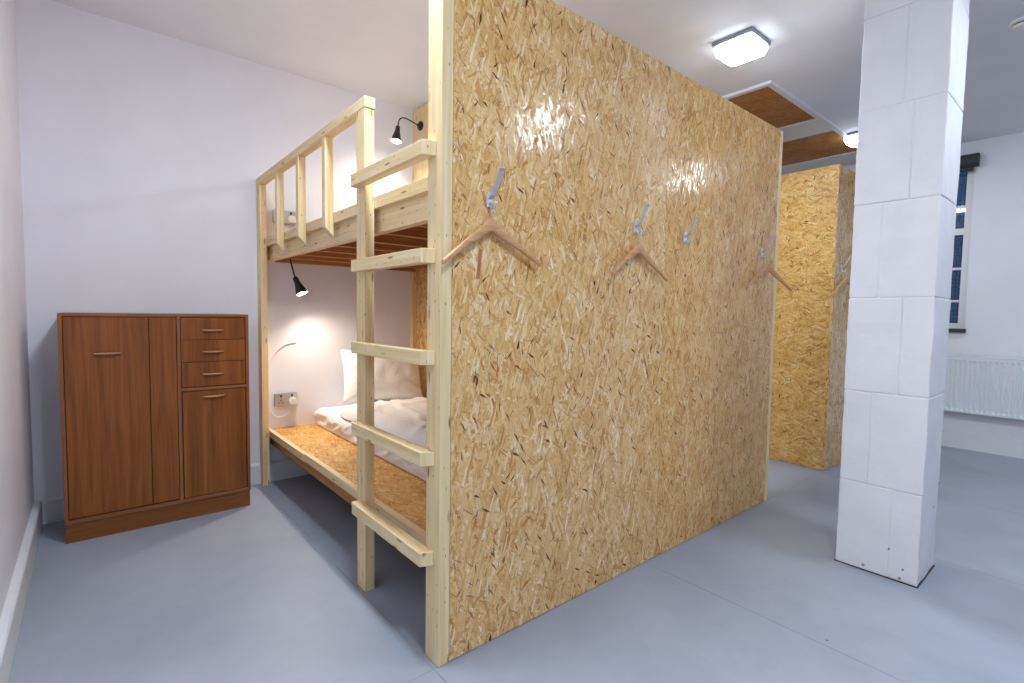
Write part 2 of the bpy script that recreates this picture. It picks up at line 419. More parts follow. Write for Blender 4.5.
def lathe(bm, prof, origin, axis, seg=28):
    """profile [(r, h)] turned about axis at origin"""
    axis = Vector(axis).normalized(); q = Vector((0, 0, 1)).rotation_difference(axis)
    t = bmesh.new(); rings = []
    for r, h in prof:
        if r < 1e-6: rings.append([t.verts.new(Vector(origin)+q @ Vector((0, 0, h)))])
        else: rings.append([t.verts.new(Vector(origin)+q @ Vector((r*math.cos(2*math.pi*k/seg), r*math.sin(2*math.pi*k/seg), h))) for k in range(seg)])
    for a, b_ in zip(rings, rings[1:]):
        for k in range(seg):
            k2 = (k+1) % seg
            vs = [a[k % len(a)], a[k2 % len(a)], b_[k2 % len(b_)], b_[k % len(b_)]]
            u = []
            for v in vs:
                if v not in u: u.append(v)
            if len(u) > 2: t.faces.new(u)
    merge(bm, t)

def prism(bm, poly, axis, lo, hi, grain=2, bevel=0):
    """polygon in the two axes other than `axis`, extruded lo..hi"""
    ax = [i for i in range(3) if i != axis]
    t = bmesh.new(); rows = []
    for h in (lo, hi):
        row = []
        for p in poly:
            co = [0, 0, 0]; co[axis] = h; co[ax[0]] = p[0]; co[ax[1]] = p[1]
            row.append(t.verts.new(co))
        rows.append(row)
    n = len(poly)
    t.faces.new(rows[0]); t.faces.new(rows[1][::-1])
    for k in range(n): t.faces.new((rows[0][k], rows[1][k], rows[1][(k+1) % n], rows[0][(k+1) % n]))
    bmesh.ops.recalc_face_normals(t, faces=t.faces[:])
    if bevel: bmesh.ops.bevel(t, geom=t.edges[:], offset=bevel, segments=2, profile=.6, affect='EDGES')
    merge(bm, t, grain)

def NB(): return bmesh.new()

def one(name, mat, parent, mn, mx, grain=2, bevel=.002, **kw):
    bm = NB(); box(bm, mn, mx, grain, bevel); return obj(name, bm, mat, parent, **kw)

# ------------------------------------------------------------------ room shell
bm = NB(); box(bm, (LEFT-.15, FRONT-.15, -.15), (RIGHT+.15, BACK+.15, 0), 0); struct('floor', bm, M['floor'])
bm = NB(); box(bm, (LEFT-.15, FRONT-.15, CEIL), (RIGHT+.15, BACK+.15, CEIL+.15), 0); struct('ceiling', bm, M['ceil'])
bm = NB(); box(bm, (LEFT-.15, FRONT-.15, 0), (LEFT, BACK+.15, CEIL)); struct('wall_left', bm, M['leftwall'])
bm = NB(); box(bm, (LEFT, BACK, 0), (RIGHT, BACK+.15, CEIL)); struct('wall_back', bm, M['white'])
bm = NB(); box(bm, (LEFT, FRONT-.15, 0), (RIGHT, FRONT, CEIL)); struct('wall_front', bm, M['white'])
# radiator wall with a window opening
WB0, WB1, WZ0, WZ1 = -.50, .42, 1.105, 2.60
bm = NB()
for y0, y1, z0, z1 in ((FRONT-.15, WB0, 0, CEIL), (WB1, BACK+.15, 0, CEIL), (WB0, WB1, 0, WZ0), (WB0, WB1, WZ1, CEIL)):
    box(bm, (RIGHT, y0, z0), (RIGHT+.25, y1, z1))
struct('wall_right', bm, M['white'])
# skirtings
bm = NB(); prism(bm, [(BACK, 0), (BACK-.018, 0), (BACK-.018, .125), (BACK-.010, .138), (BACK, .138)], 0, LEFT+.031, RIGHT, 0)
struct('baseboard_back', bm, M['skirt'])
bm = NB(); prism(bm, [(LEFT, 0), (LEFT+.030, 0), (LEFT+.030, .128), (LEFT+.024, .134), (LEFT, .134)], 1, FRONT, BACK, 1)
struct('baseboard_left', bm, M['skirt'])
bm = NB(); prism(bm, [(RIGHT, 0), (RIGHT-.03, 0), (RIGHT-.03, .14), (RIGHT-.022, .152), (RIGHT, .152)], 1, FRONT, BACK, 1)
struct('baseboard_right', bm, M['skirt'])

# window in the radiator wall
bm = NB()
fx0, fx1 = RIGHT+.03, RIGHT+.09
for y0, y1, z0, z1 in ((WB0, WB0+.055, WZ0, WZ1), (WB1-.055, WB1, WZ0, WZ1), (WB0+.0552, WB1-.0552, WZ0, WZ0+.05), (WB0+.0552, WB1-.0552, WZ1-.05, WZ1), (WB0+.0552, WB1-.0552, 1.97, 2.03)):
    box(bm, (fx0, y0, z0), (fx1, y1, z1), 2, .004)
win = struct('window_1', bm, M['skirt'])
bm = NB()
for z in (1.36, 1.66): box(bm, (fx0+.01, WB0+.05, z-.011), (fx1-.01, WB1-.05, z+.011), 1, .003)
for y in (-.16, .14): box(bm, (fx0+.011, y-.011, WZ0+.04), (fx1-.011, y+.011, WZ1-.04), 2, .003)
obj('glazing_bar', bm, M['skirt'], win)
bm = NB(); box(bm, (fx0+.028, WB0+.05, WZ0+.045), (fx0+.034, WB1-.05, WZ1-.045)); obj('pane', bm, M['glass'], win)
bm = NB()
for k in range(34): tube(bm, [(fx1+.07, WB0+.03+k*.026, WZ0), (fx1+.07, WB0+.03+k*.026, WZ1)], .0026, 5)
for k in range(40): tube(bm, [(fx1+.066, WB0, WZ0+.02+k*.037), (fx1+.066, WB1, WZ0+.02+k*.037)], .0026, 5)
g = obj('security_mesh', bm, M['black'], win); g['label'] = 'fine dark wire mesh outside the panes'
bm = NB(); box(bm, (RIGHT-.035, WB0-.012, WZ0-.035), (RIGHT+.03, WB1+.012, WZ0), 1, .004); struct('trim_1', bm, M['sill'])

# roller blind cassette over the window
t = thing('roller_blind', 'rolled-up charcoal blind in a dark cassette above the window', 'blind', (RIGHT-.04, -.05, 2.57))
bm = NB(); prism(bm, [(RIGHT-.005, 2.565), (RIGHT-.055, 2.565), (RIGHT-.075, 2.59), (RIGHT-.075, 2.66), (RIGHT-.065, 2.675), (RIGHT-.005, 2.675)], 1, WB0-.03, WB1+.03, 1, .003)
obj('cassette', bm, M['blind'], t)
bm = NB(); lathe(bm, [(0, 0), (.02, 0), (.02, WB1-WB0-.02), (0, WB1-WB0-.02)], (RIGHT-.035, WB0+.01, 2.548), (0, 1, 0), 16); obj('rolled_fabric', bm, M['blind'], t)

# ------------------------------------------------------------------ painted block pillar
PA0, PA1, PB0, PB1 = 1.915, 2.235, -.889, -.568
bm = NB()
zs = [0, .412, .845, 1.283, 1.715, 2.14, 2.56, 2.80]
box(bm, (PA0+.004, PB0+.004, 0), (PA1-.004, PB1-.004, CEIL))
for i, (z0, z1) in enumerate(zip(zs, zs[1:])):
    split = -.778 if i % 2 == 0 else -.682
    if i == 5: split = -.74
    rng = random.Random(i*7+2)
    for k, (b0, b1) in enumerate(((PB0, split-.0012), (split+.0012, PB1))):
        j = [rng.uniform(-.0015, .0015) for _ in range(4)]
        t = bmesh.new(); bmesh.ops.create_cube(t, size=1)
        mn = (PA0+j[0], b0+(j[1] if k == 0 else 0), z0+.0015); mx = (PA1+j[2], b1+(j[3] if k else 0), z1-.0015)
        for v in t.verts: v.co = Vector([(mn[q]+mx[q])/2+v.co[q]*(mx[q]-mn[q]) for q in range(3)])
        bmesh.ops.bevel(t, geom=t.edges[:], offset=.0045, segments=2, profile=.5, affect='EDGES')
        bmesh.ops.subdivide_edges(t, edges=[e for e in t.edges if e.calc_length() > .1], cuts=7, use_grid_fill=True)
        for v in t.verts:
            d = noise.noise_vector(v.co*11+Vector((i*3, k*5, 0)))*.0032
            v.co += Vector((d.x, d.y, 0))
        merge(bm, t)
pil = struct('pillar', bm, M['block'])
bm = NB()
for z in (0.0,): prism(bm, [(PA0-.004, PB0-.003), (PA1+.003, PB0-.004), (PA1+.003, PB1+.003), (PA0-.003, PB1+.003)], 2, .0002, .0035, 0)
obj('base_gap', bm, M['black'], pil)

# ------------------------------------------------------------------ ceiling opening lined with strand board
bm = NB()
box(bm, (2.735, .20, CEIL-.022), (RIGHT, .240, CEIL), 0, .003)
box(bm, (2.735, .2402, CEIL-.022), (2.775, BACK, CEIL), 1, .003)
struct('trim_2', bm, M['skirt'])
for a0, a1, nm in ((3.66, 4.04, 'trim_3'), (4.82, 5.2, 'trim_4')):
    bm = NB(); box(bm, (a0, .2405, CEIL-.018), (a1, BACK, CEIL), 1, .003)
    struct(nm, bm, M['skirt'])
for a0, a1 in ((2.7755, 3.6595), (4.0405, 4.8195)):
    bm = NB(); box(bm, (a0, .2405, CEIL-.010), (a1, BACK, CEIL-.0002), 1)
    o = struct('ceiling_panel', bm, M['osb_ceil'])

# ------------------------------------------------------------------ long partition
t = thing('partition_wall', 'long varnished strand board partition with coat hooks, forming the side of the bunk bed', 'partition', (W/2, .01, 0))
PT = .018
for a0, a1, mm in ((.0425, 1.2393, 'osb'), (1.2405, 2.438, 'osb_warm')):
    bm = NB(); box(bm, (a0, 0, .003), (a1, PT, H), 2, .0008); obj('panel', bm, M[mm], t)
one('end_post', M['pine'], t, (2.4385, 0, 0), (W, .085, H), 2, .002)
for a in (.8, 1.24, 1.9): one('stud', M['pine'], t, (a-.0225, PT+.0004, 0), (a+.0225, PT+.085, H), 2, .002)
bm = NB(); prism(bm, [(.150, 1.405), (.162, 1.402), (.152, 1.300), (.138, 1.303)], 1, -.0012, -.0001, 2)
o = obj('dark_strand', bm, M['teak_pull'], t); o['label'] = 'long dark brown strand in the board surface'
# second cubicle beyond
t = thing('partition_wall', 'strand board cubicle corner standing behind the white block pillar', 'partition', (3.9, .6, 0))
bm = NB(); box(bm, (3.472, .0165, .003), (3.49, 1.236, H), 1, .0008); obj('end_panel', bm, M['osb_end'], t)
bm = NB(); box(bm, (3.472, -.002, .003), (5.2, .016, H), 2, .0008); obj('side_panel', bm, M['osb'], t)
bm = NB(); box(bm, (3.492, .02, 0), (3.53, .09, H-.01), 2, .002); obj('corner_post', bm, M['pine'], t)

# ------------------------------------------------------------------ bunk bed
bunk = thing('bunk_bed', 'built-in pine bunk bed with ladder and guard rail against the strand board partition', 'bed', (.55, 1.15, 0))
one('corner_post', M['pine'], bunk, (0, 0, 0), (.0415, .085, H), 2, .002)
one('ladder_post', M['pine'], bunk, (0, .583, 0), (.0415, .666, 2.004), 2, .002)
one('corner_post', M['pine'], bunk, (0, 2.224, 0), (.0415, BACK-.001, 2.004), 2, .002)
# guard rail on the post tops
one('guard_rail', M['pine'], bunk, (-.001, .578, 2.0045), (.044, BACK-.001, 2.048), 1, .0025)
# balusters with a bevelled foot
for bc in (1.850, 1.452, 1.052):
    bm = NB(); w = .020
    prism(bm, [(0, 2.004), (.040, 2.004), (.040, 1.540), (0.0, 1.583)], 1, bc-w, bc+w, 2, .0015)
    obj('baluster', bm, M['pine'], bunk)
# ladder rungs, ends cut at an angle
for zc in (1.712, 1.370, 1.038, .703, .363):
    bm = NB()
    prism(bm, [(-.0005, .630), (-.038, .630), (-.044, .618), (-.044, .050), (-.0005, .032)], 2, zc-.0235, zc+.0235, 1, .002)
    obj('rung', bm, M['pine'], bunk)
# upper deck
one('upper_lip', M['pine'], bunk, (.042, .019, 1.607), (.069, BACK-.001, 1.655), 1, .002)
one('upper_beam', M['pine'], bunk, (.0695, .019, 1.516), (.11, BACK-.001, 1.640), 1, .002)
one('upper_ledger', M['pine_shaded'], bunk, (.1105, BACK-.046, 1.510), (1.155, BACK-.001, 1.6), 0, .002)
for bc in (.10, .39, .68, .97, 1.26, 1.55, 1.84, 2.12):
    one('joist', M['pine_shaded'], bunk, (.1105, bc-.0215, 1.525), (1.155, bc+.0215, 1.62), 0, .002)
bm = NB(); box(bm, (.1105, .019, 1.6205), (1.155, BACK-.001, 1.6385), 1); obj('upper_deck', bm, M['osb_deck'], bunk)
# lower deck
one('lower_lip', M['pine'], bunk, (.042, 1.502, .329), (.069, BACK-.001, .373), 1, .002)
one('lower_lip', M['pine'], bunk, (.042, .019, .336), (.069, 1.4995, .379), 1, .002)
one('lower_beam', M['pine_shaded'], bunk, (.0695, .019, .262), (.11, BACK-.001, .345), 1, .002)
bm = NB(); box(bm, (.0695, .019, .3455), (1.155, BACK-.001, .3635), 1); obj('lower_deck', bm, M['osb_deck'], bunk)
for bc in (.3, .9, 1.5, 2.1): one('lower_joist', M['pine_shaded'], bunk, (.1105, bc-.02, .262), (1.155, bc+.02, .345), 0, .002)
one('back_ledger', M['pine_shaded'], bunk, (.1105, BACK-.065, .25), (1.155, BACK-.0195, .345), 0, .002)
# head panel
bm = NB(); box(bm, (1.175, .019, .003), (1.193, BACK-.001, H), 2); obj('head_panel', bm, M['osb'], bunk)
one('head_post', M['pine'], bunk, (1.1405, BACK-.046, .364), (1.1745, BACK-.0005, 1.508), 2, .002)
one('lamp_board', M['pine'], bunk, (1.160, BACK-.24, 1.655), (1.1745, BACK-.001, 2.79), 2, .001)

# ------------------------------------------------------------------ bedding
def cloth_slab(mn, mx, seed, r=.045, fold=.012, lump=.006):
    """mattress in a loose sheet: rounded cross-section swept along b, folds hanging on the open side"""
    t = bmesh.new(); nb, nc = 150, 64; rows = []
    cxm, czm = (mn[0]+mx[0])/2, (mn[2]+mx[2])/2; hw, hh = (mx[0]-mn[0])/2, (mx[2]-mn[2])/2
    # outline of the cross-section, as points spaced along a rounded rectangle
    out = []
    per = []
    def arc(x, z, a0, n=7):
        for k in range(n+1):
            a = math.radians(a0+90*k/n); per.append((x+r*math.cos(a), z+r*math.sin(a)))
    arc(hw-r, hh-r, 0); 
    for k in range(1, 26): per.append((hw-r-(2*hw-2*r)*k/26, hh))
    arc(-hw+r, hh-r, 90)
    for k in range(1, 8): per.append((-hw, hh-r-(2*hh-r-.008)*k/8))
    per.append((-hw, -hh+.004)); per.append((-hw+.006, -hh)); per.append((hw-.006, -hh)); per.append((hw, -hh+.004))
    for j in range(nb+1):
        u = j/nb; y = mn[1]+(mx[1]-mn[1])*u
        d = min(u, 1-u)*(mx[1]-mn[1])
        e = 1 if d > r else math.sqrt(max(0, 1-(1-d/r)**2))
        row = []
        for x, z in per:
            px = x*(1-(1-e)*r/hw); pz = z if z < 0 else z*(1-(1-e)*r/hh)
            h = (pz+hh)/(2*hh)
            px += cxm; pz += czm
            if h > .12 and x < -hw+r*1.2:      # hanging side
                f1 = abs(noise.noise(Vector((y*7+h*1.6, seed, h*1.2)))); f2 = abs(noise.noise(Vector((y*15-h*3, seed+3, h))))
                px += fold*(1.2-2.6*f1-1.3*f2)*-1*min(1, h*2.2)*(1-.4*h)
            if h > .6:
                pz += lump*(noise.noise(Vector((px*4, y*3, seed)))+.8*max(0, 1-5*abs(noise.noise(Vector((px*5+y*3, y*5-px*2, seed+6))))))
            row.append(t.verts.new((px, y, pz)))
        rows.append(row)
    n = len(per)
    for a, b_ in zip(rows, rows[1:]):
        for k in range(n): t.faces.new((a[k], a[(k+1) % n], b_[(k+1) % n], b_[k]))
    t.faces.new(rows[0]); t.faces.new(rows[-1][::-1])
    bmesh.ops.recalc_face_normals(t, faces=t.faces[:])
    return t

bm = NB(); t = cloth_slab((.362, .36, .365), (1.13, 2.3085, .480), 3)
merge(bm, t, 1)
mat_o = obj('mattress', bm, M['sheet'], base=(.74, 1.33, .365), smooth=True)
tag(mat_o, 'white sheeted mattress lying on the lower bunk deck', 'mattress')
# duvet: soft folded quilt over the mattress
def duvet(mn, mx, seed, th, base_z):
    t = bmesh.new(); nx, ny = 44, 80; g = {}
    for i in range(nx+1):
        for j in range(ny+1):
            u, w = i/nx, j/ny
            x = mn[0]+(mx[0]-mn[0])*u; y = mn[1]+(mx[1]-mn[1])*w
            e = min(u*9, (1-u)*9, w*14, (1-w)*14, 1); e = max(e, 0)**.5
            p = Vector((x, y, 0))
            a = noise.noise(p*2.6+Vector((0, 0, seed)))
            w1 = noise.noise(Vector((x*3+y*1.5, y*3.5, seed+2)))
            ridge = max(0, 1-abs(noise.noise(Vector((x*3.6-y*3.0, y*2.4+x*2.2, seed+5))))*6)
            ridge2 = max(0, 1-abs(noise.noise(Vector((x*6+y*4.0, y*4-x*5, seed+8))))*7)
            z = base_z+e*(th+.022*a+.014*w1+.016*ridge+.009*ridge2)+.001
            xo = .012*noise.noise(Vector((0, y*6, seed))); yo = .02*noise.noise(Vector((x*5, 1, seed)))
            g[i, j] = t.verts.new((x+xo*(1-e*.5), y+yo, z))
    low = {}
    for i in range(nx):
        for j in range(ny): t.faces.new((g[i, j], g[i+1, j], g[i+1, j+1], g[i, j+1]))
    # underside
    for i in range(nx+1):
        for j in range(ny+1):
            if i in (0, nx) or j in (0, ny): low[i, j] = t.verts.new(g[i, j].co-Vector((0, 0, .004)))
    ring = [(i, 0) for i in range(nx)]+[(nx, j) for j in range(ny)]+[(i, ny) for i in range(nx, 0, -1)]+[(0, j) for j in range(ny, 0, -1)]
    for k in range(len(ring)):
        p, q = ring[k], ring[(k+1) % len(ring)]
        t.faces.new((g[p], low[p], low[q], g[q]))
    t.faces.new([low[p] for p in ring][::-1])
    return t
bm = NB(); merge(bm, duvet((.385, .40), (1.12, 1.90), 1.7, .075, .493), 1)
du = obj('duvet', bm, M['sheet'], base=(.75, 1.13, .486), smooth=True)
tag(du, 'rumpled white duvet spread over the lower bunk mattress', 'duvet')

def pillow_bm(w, h, d, seed):
    """pillow lying in its local xz plane, thickness along y"""
    t = bmesh.new(); nu, nv = 40, 28; f, bk = {}, {}
    for i in range(nu+1):
        for j in range(nv+1):
            u = i/nu*2-1; v = j/nv*2-1
            px = math.copysign(abs(u)**.9, u); pz = math.copysign(abs(v)**.9, v)
            edge = max(0, (1-abs(u)**2.6))*max(0, (1-abs(v)**2.6))
            th = d*.5*edge**.55
            pinch = 1-.06*(abs(u)**2)*(1-abs(v)**2)*1.0-.0
            pinv = 1-.07*(abs(v)**2)*(1-abs(u)**2)
            x = px*w/2*pinch; z = pz*h/2*pinv
            r = math.atan2(v, u)
            cre = noise.noise(Vector((math.cos(r)*5, math.sin(r)*5, seed)))*.024*min(1, (u*u+v*v))*edge**.3
            cre += noise.noise(Vector((x*8, z*8, seed+3)))*.014*edge
            f[i, j] = t.verts.new((x, -th-cre, z))
            bk[i, j] = f[i, j] if (i in (0, nu) or j in (0, nv)) else t.verts.new((x, th*.8+cre*.4, z))
    for i in range(nu):
        for j in range(nv):
            t.faces.new((f[i, j], f[i+1, j], f[i+1, j+1], f[i, j+1]))
            q = (bk[i, j], bk[i, j+1], bk[i+1, j+1], bk[i+1, j])
            t.faces.new(q)
    return t
bm = NB(); merge(bm, pillow_bm(.63, .40, .17, 2.2))
pl = obj('pillow', bm, M['case'], smooth=True, world=False)
pl.location = (.83, 2.150, .700); pl.rotation_euler = (math.radians(-20), math.radians(3), math.radians(-4))
tag(pl, 'white pillow leaning against the back wall at the head of the lower bunk', 'pillow')
# upper bunk bedding
bm = NB(); t = cloth_slab((.362, .36, 1.640), (1.13, 2.3085, 1.755), 8); merge(bm, t, 1)
mu = obj('mattress', bm, M['sheet'], base=(.74, 1.33, 1.640), smooth=True)
tag(mu, 'white mattress on the upper bunk behind the guard rail', 'mattress')

# ------------------------------------------------------------------ gooseneck lamps
def gooseneck(label, base, base_axis, arm, tip_dir, watts):
    base = Vector(base)
    t = thing('gooseneck_lamp', label, 'lamp', base, 'gooseneck reading lamps')
    bm = NB(); lathe(bm, [(0, 0), (.034, 0), (.036, .006), (.033, .016), (.014, .024), (.009, .034), (0, .034)], base, base_axis, 28)
    obj('mounting_plate', bm, M['black'], t, smooth=True)
    bm = NB(); tube(bm, arm, .0048, 10); obj('flexible_arm', bm, M['black'], t, smooth=True)
    tip = Vector(arm[-1]); d = Vector(tip_dir).normalized()
    o = tip-d*.006
    bm = NB(); lathe(bm, [(.0, 0), (.012, 0), (.0165, .006), (.018, .035), (.022, .055), (.034, .100), (.041, .125), (.0385, .125), (.032, .100), (.020, .060), (.0, .055)], o, d, 28)
    sh = obj('lamp_shade', bm, M['black'], t, smooth=True)
    bm = NB(); lathe(bm, [(0, .060), (.012, .062), (.020, .074), (.032, .102), (.037, .119), (.030, .124), (0, .127)], o, d, 24)
    bl = obj('bulb', bm, M['bulb'], sh, smooth=True); bl['label'] = 'glowing warm white bulb'
    L = bpy.data.lights.new('lamp_beam', 'SPOT'); L.energy = watts; L.color = (1, .86, .68); L.spot_size = math.radians(150); L.spot_blend = 1.0; L.shadow_soft_size = .03
    lo = bpy.data.objects.new('lamp_beam', L); COL.objects.link(lo)
    lo.parent = t; lo.location = o+d*.135-base
    lo.rotation_euler = Vector((0, 0, -1)).rotation_difference(d).to_euler()
    return t
gooseneck('black gooseneck reading lamp on a pine board above the upper bunk', (1.159, 2.175, 2.637), (-1, 0, 0),
          [(1.128, 2.175, 2.637), (1.07, 2.165, 2.648), (1.00, 2.15, 2.652), (.955, 2.14, 2.625), (.940, 2.135, 2.566)], (-.20, -.12, -1), 8)
gooseneck('black gooseneck reading lamp hanging under the upper bunk over the lower bed', (.19, 2.2635, 1.572), (0, -1, 0),
          [(.19, 2.232, 1.572), (.186, 2.225, 1.562), (.186, 2.215, 1.52), (.195, 2.198, 1.46), (.205, 2.18, 1.402)], (.30, -.40, -1), 11.5)

# ------------------------------------------------------------------ sockets and cable
def socket(label, a, z):
    t = thing('wall_socket', label, 'socket', (a, BACK-.02, z), 'double wall sockets')
    bm = NB(); box(bm, (a-.073, BACK-.028, z-.043), (a+.073, BACK-.0005, z+.043), 2, .004); obj('back_box', bm, M['greyplastic'], t)
    bm = NB(); box(bm, (a-.0745, BACK-.036, z-.0445), (a+.0745, BACK-.0283, z+.0445), 2, .003); obj('face_plate', bm, M['chrome'], t)
    for s in (-1, 1):
        bm = NB(); box(bm, (a+s*.036-.006, BACK-.040, z+.020), (a+s*.036+.006, BACK-.0362, z+.036), 2, .002); obj('switch', bm, M['black'], t)
        bm = NB()
        for dx, dz, w_, h_ in ((0, .009, .003, .005), (-.011, -.008, .004, .003), (.011, -.008, .004, .003)):
            box(bm, (a+s*.036+dx-w_, BACK-.0372, z+dz-h_-.010), (a+s*.036+dx+w_, BACK-.0362, z+dz+h_-.010), 2)
        obj('pin_slots', bm, M['black'], t)
    return t
socket('double wall socket low on the back wall above the lower bunk deck', .168, .563)
socket('double wall socket on the back wall seen through the upper guard rail', .172, 1.817)
def plug(label, a, z):
    t = thing('plug', label, 'plug', (a, BACK-.04, z))
    bm = NB(); prism(bm, [(a-.023, z-.020), (a+.023, z-.020), (a+.026, z+.004), (a+.014, z+.026), (a-.014, z+.026), (a-.026, z+.004)], 1, BACK-.066, BACK-.0365, 2, .004)
    obj('plug_body', bm, M['plastic'], t)
    return t
plug('white plug in the low wall socket above the lower bunk deck', .205, .548)
plug('white plug in the wall socket behind the upper guard rail', .21, 1.80)
bm = NB(); tube(bm, [(.205, BACK-.055, .527), (.196, BACK-.05, .49), (.16, BACK-.04, .455), (.10, BACK-.03, .45), (.060, BACK-.02, .52), (.052, BACK-.010, .66), (.062, BACK-.008, .78), (.092, BACK-.006, .86), (.125, BACK-.006, .91), (.18, BACK-.006, .95), (.245, BACK-.006, .962)], .0030, 8)
o = obj('cable', bm, M['plastic'], base=(.16, BACK, .7), smooth=True); tag(o, 'thin white cable curving up the back wall inside the lower bunk', 'cable')

# ------------------------------------------------------------------ coat hooks and hangers
def make_hook(label):
    t = thing('coat_hook', label, 'hook', (0, 0, 0), 'coat hooks along the strand board')
    # local frame: wall face is y = 0, room is -y
    bm = NB(); prism(bm, [(-.013, -.020), (.013, -.020), (.016, .012), (.008, .034), (-.008, .034), (-.016, .012)], 1, -.006, -.0004, 2, .0015)
    obj('hook_plate', bm, M['hookmetal'], t, world=False)
    bm = NB()
    # flat strap prong rising out of the plate
    pts = [(-.004, .010), (-.020, .018), (-.036, .040), (-.054, .078), (-.062, .094), (-.072, .099)]
    tb = bmesh.new(); rows = []
    for i, (y, z) in enumerate(pts):
        j, k = pts[max(i-1, 0)], pts[min(i+1, len(pts)-1)]
        d = Vector((0, k[0]-j[0], k[1]-j[1])).normalized(); n = Vector((0, -d.z, d.y))*.0022
        w = .0085
        rows.append([tb.verts.new(Vector((sx*w, y, z))+sn*n) for sx, sn in ((-1, -1), (1, -1), (1, 1), (-1, 1))])
    for a, b_ in zip(rows, rows[1:]):
        for q in range(4): tb.faces.new((a[q], a[(q+1) % 4], b_[(q+1) % 4], b_[q]))
    tb.faces.new(rows[0]); tb.faces.new(rows[-1][::-1])
    merge(bm, tb); obj('upper_prong', bm, M['hookmetal'], t, world=False)
    bm = NB(); tube(bm, [(0, -.004, -.006), (0, -.020, -.020), (0, -.031, -.021), (0, -.036, -.012)], .0055, 12)
    obj('lower_prong', bm, M['hookmetal'], t, world=False, smooth=True)
    bm = NB(); lathe(bm, [(0, -.006), (.005, -.005), (.007, 0), (.005, .005), (0, .006)], (0, -.0365, -.009), (0, 0, 1), 16)
    obj('prong_knob', bm, M['hookmetal'], t, world=False, smooth=True)
    return t
def dup(root, loc, rotz, label, tilt=0):
    r = root.copy(); COL.objects.link(r); r.location = loc; r.rotation_euler = (0, tilt, rotz); r['label'] = label
    for ch in list(root.children):
        c = ch.copy(); COL.objects.link(c); c.parent = r
        for gch in ch.children:
            d = gch.copy(); COL.objects.link(d); d.parent = c
    return r
HZ = 1.566
hk = make_hook('metal coat hook nearest the bunk post, holding the largest-looking hanger')
hk.location = (.19, 0, HZ)
dup(hk, (1.0, 0, HZ), 0, 'metal coat hook in the middle of the partition, holding a wooden hanger')
dup(hk, (1.402, 0, HZ), 0, 'metal coat hook on the partition with no hanger on it')
dup(hk, (2.245, 0, HZ), 0, 'metal coat hook beside the far edge of the long partition')
dup(hk, (3.60, -.0025, HZ), 0, 'metal coat hook on the cubicle side next to the white pillar')

def make_hanger(label):
    t = thing('clothes_hanger', label, 'hanger', (0, 0, 0), 'wooden hangers on the coat hooks')
    # origin at the hook's bend; shoulders below
    bm = NB(); tb = bmesh.new(); n = 40; rows = []
    for i in range(n+1):
        s = i/n*2-1; u = abs(s)
        x = s*.212
        top = -.044-.008*(1-math.exp(-(u*7)**2))-.138*max(0, u-.02)**1.05
        hgt = .028*(1-u)**1.6+.018
        th = .0065+.0025*(1-u)
        bow = -.016*u**1.8     # ends curve towards the room
        c = []
        for k in range(12):
            a = 2*math.pi*k/12
            cy = math.copysign(abs(math.cos(a))**.7, math.cos(a))*th; cz = math.copysign(abs(math.sin(a))**.7, math.sin(a))*hgt/2
            c.append(tb.verts.new((x, bow+cy, top-hgt/2+cz)))
        rows.append(c)
    for a, b_ in zip(rows, rows[1:]):
        for q in range(12): tb.faces.new((a[q], a[(q+1) % 12], b_[(q+1) % 12], b_[q]))
    tb.faces.new(rows[0]); tb.faces.new(rows[-1][::-1])
    bmesh.ops.recalc_face_normals(tb, faces=tb.faces[:])
    merge(bm, tb, 0); obj('shoulder_bar', bm, M['beech'], t, world=False, smooth=True)
    bm = NB(); tube(bm, [(0, 0, -.055), (0, 0, -.036), (.003, 0, -.027), (.012, 0, -.018), (.0125, 0, -.006), (0, 0, .0018), (-.0125, 0, -.006), (-.013, 0, -.014)], .0016, 8)
    obj('wire_hook', bm, M['wire'], t, world=False, smooth=True)
    return t
hg = make_hanger('wooden clothes hanger nearest the bunk post, overlapping it')
HGZ = HZ-.0150
hg.location = (.176, -.025, HGZ); hg.rotation_euler = (0, math.radians(-3.5), math.radians(2))
dup(hg, (1.0, -.025, HGZ), math.radians(3), 'wooden clothes hanger in the middle of the long partition')
dup(hg, (2.245, -.044, HGZ), math.radians(-11), 'wooden clothes hanger at the far edge of the long partition, turned out past it')
dup(hg, (3.60, -.046, HGZ), math.radians(-11), 'wooden clothes hanger on the cubicle side beside the white pillar')

# ------------------------------------------------------------------ cabinet
CA0, CA1, CB0, CB1, CZ = -.988, -.146, 1.905, 2.285, 1.155
cab = thing('cabinet', 'brown teak cupboard with doors and three small drawers against the back wall', 'cabinet', ((CA0+CA1)/2, 2.1, 0))
P0 = .098
bm = NB()
th = .016
box(bm, (CA0, CB0, P0), (CA0+th, CB1, CZ), 2, .001)
box(bm, (CA1-th, CB0, P0), (CA1, CB1, CZ), 2, .001)
box(bm, (CA0+th, CB0, CZ-th), (CA1-th, CB1, CZ), 0, .001)
box(bm, (CA0+th, CB0, P0), (CA1-th, CB1, P0+th+.004), 0, .001)
box(bm, (-.503, CB0, P0+.02), (-.487, CB1, CZ-th), 2, .001)
box(bm, (-.487, CB0-.004, .726), (CA1-th, CB1, .743), 0, .002)
box(bm, (CA0+th, CB1-.01, P0), (CA1-th, CB1-.002, CZ-th), 2)
obj('carcass', bm, M['teak_edge'], cab)
bm = NB(); box(bm, (CA0+.002, CB0+.010, 0), (CA1-.002, CB1-.002, P0-.0005), 0, .001); o = obj('plinth', bm, M['teak_plinth'], cab); o['label'] = 'lighter brown plinth'
bm = NB()
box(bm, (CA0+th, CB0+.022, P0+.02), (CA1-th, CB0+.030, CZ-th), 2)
obj('inner_face', bm, M['teak_dark'], cab)
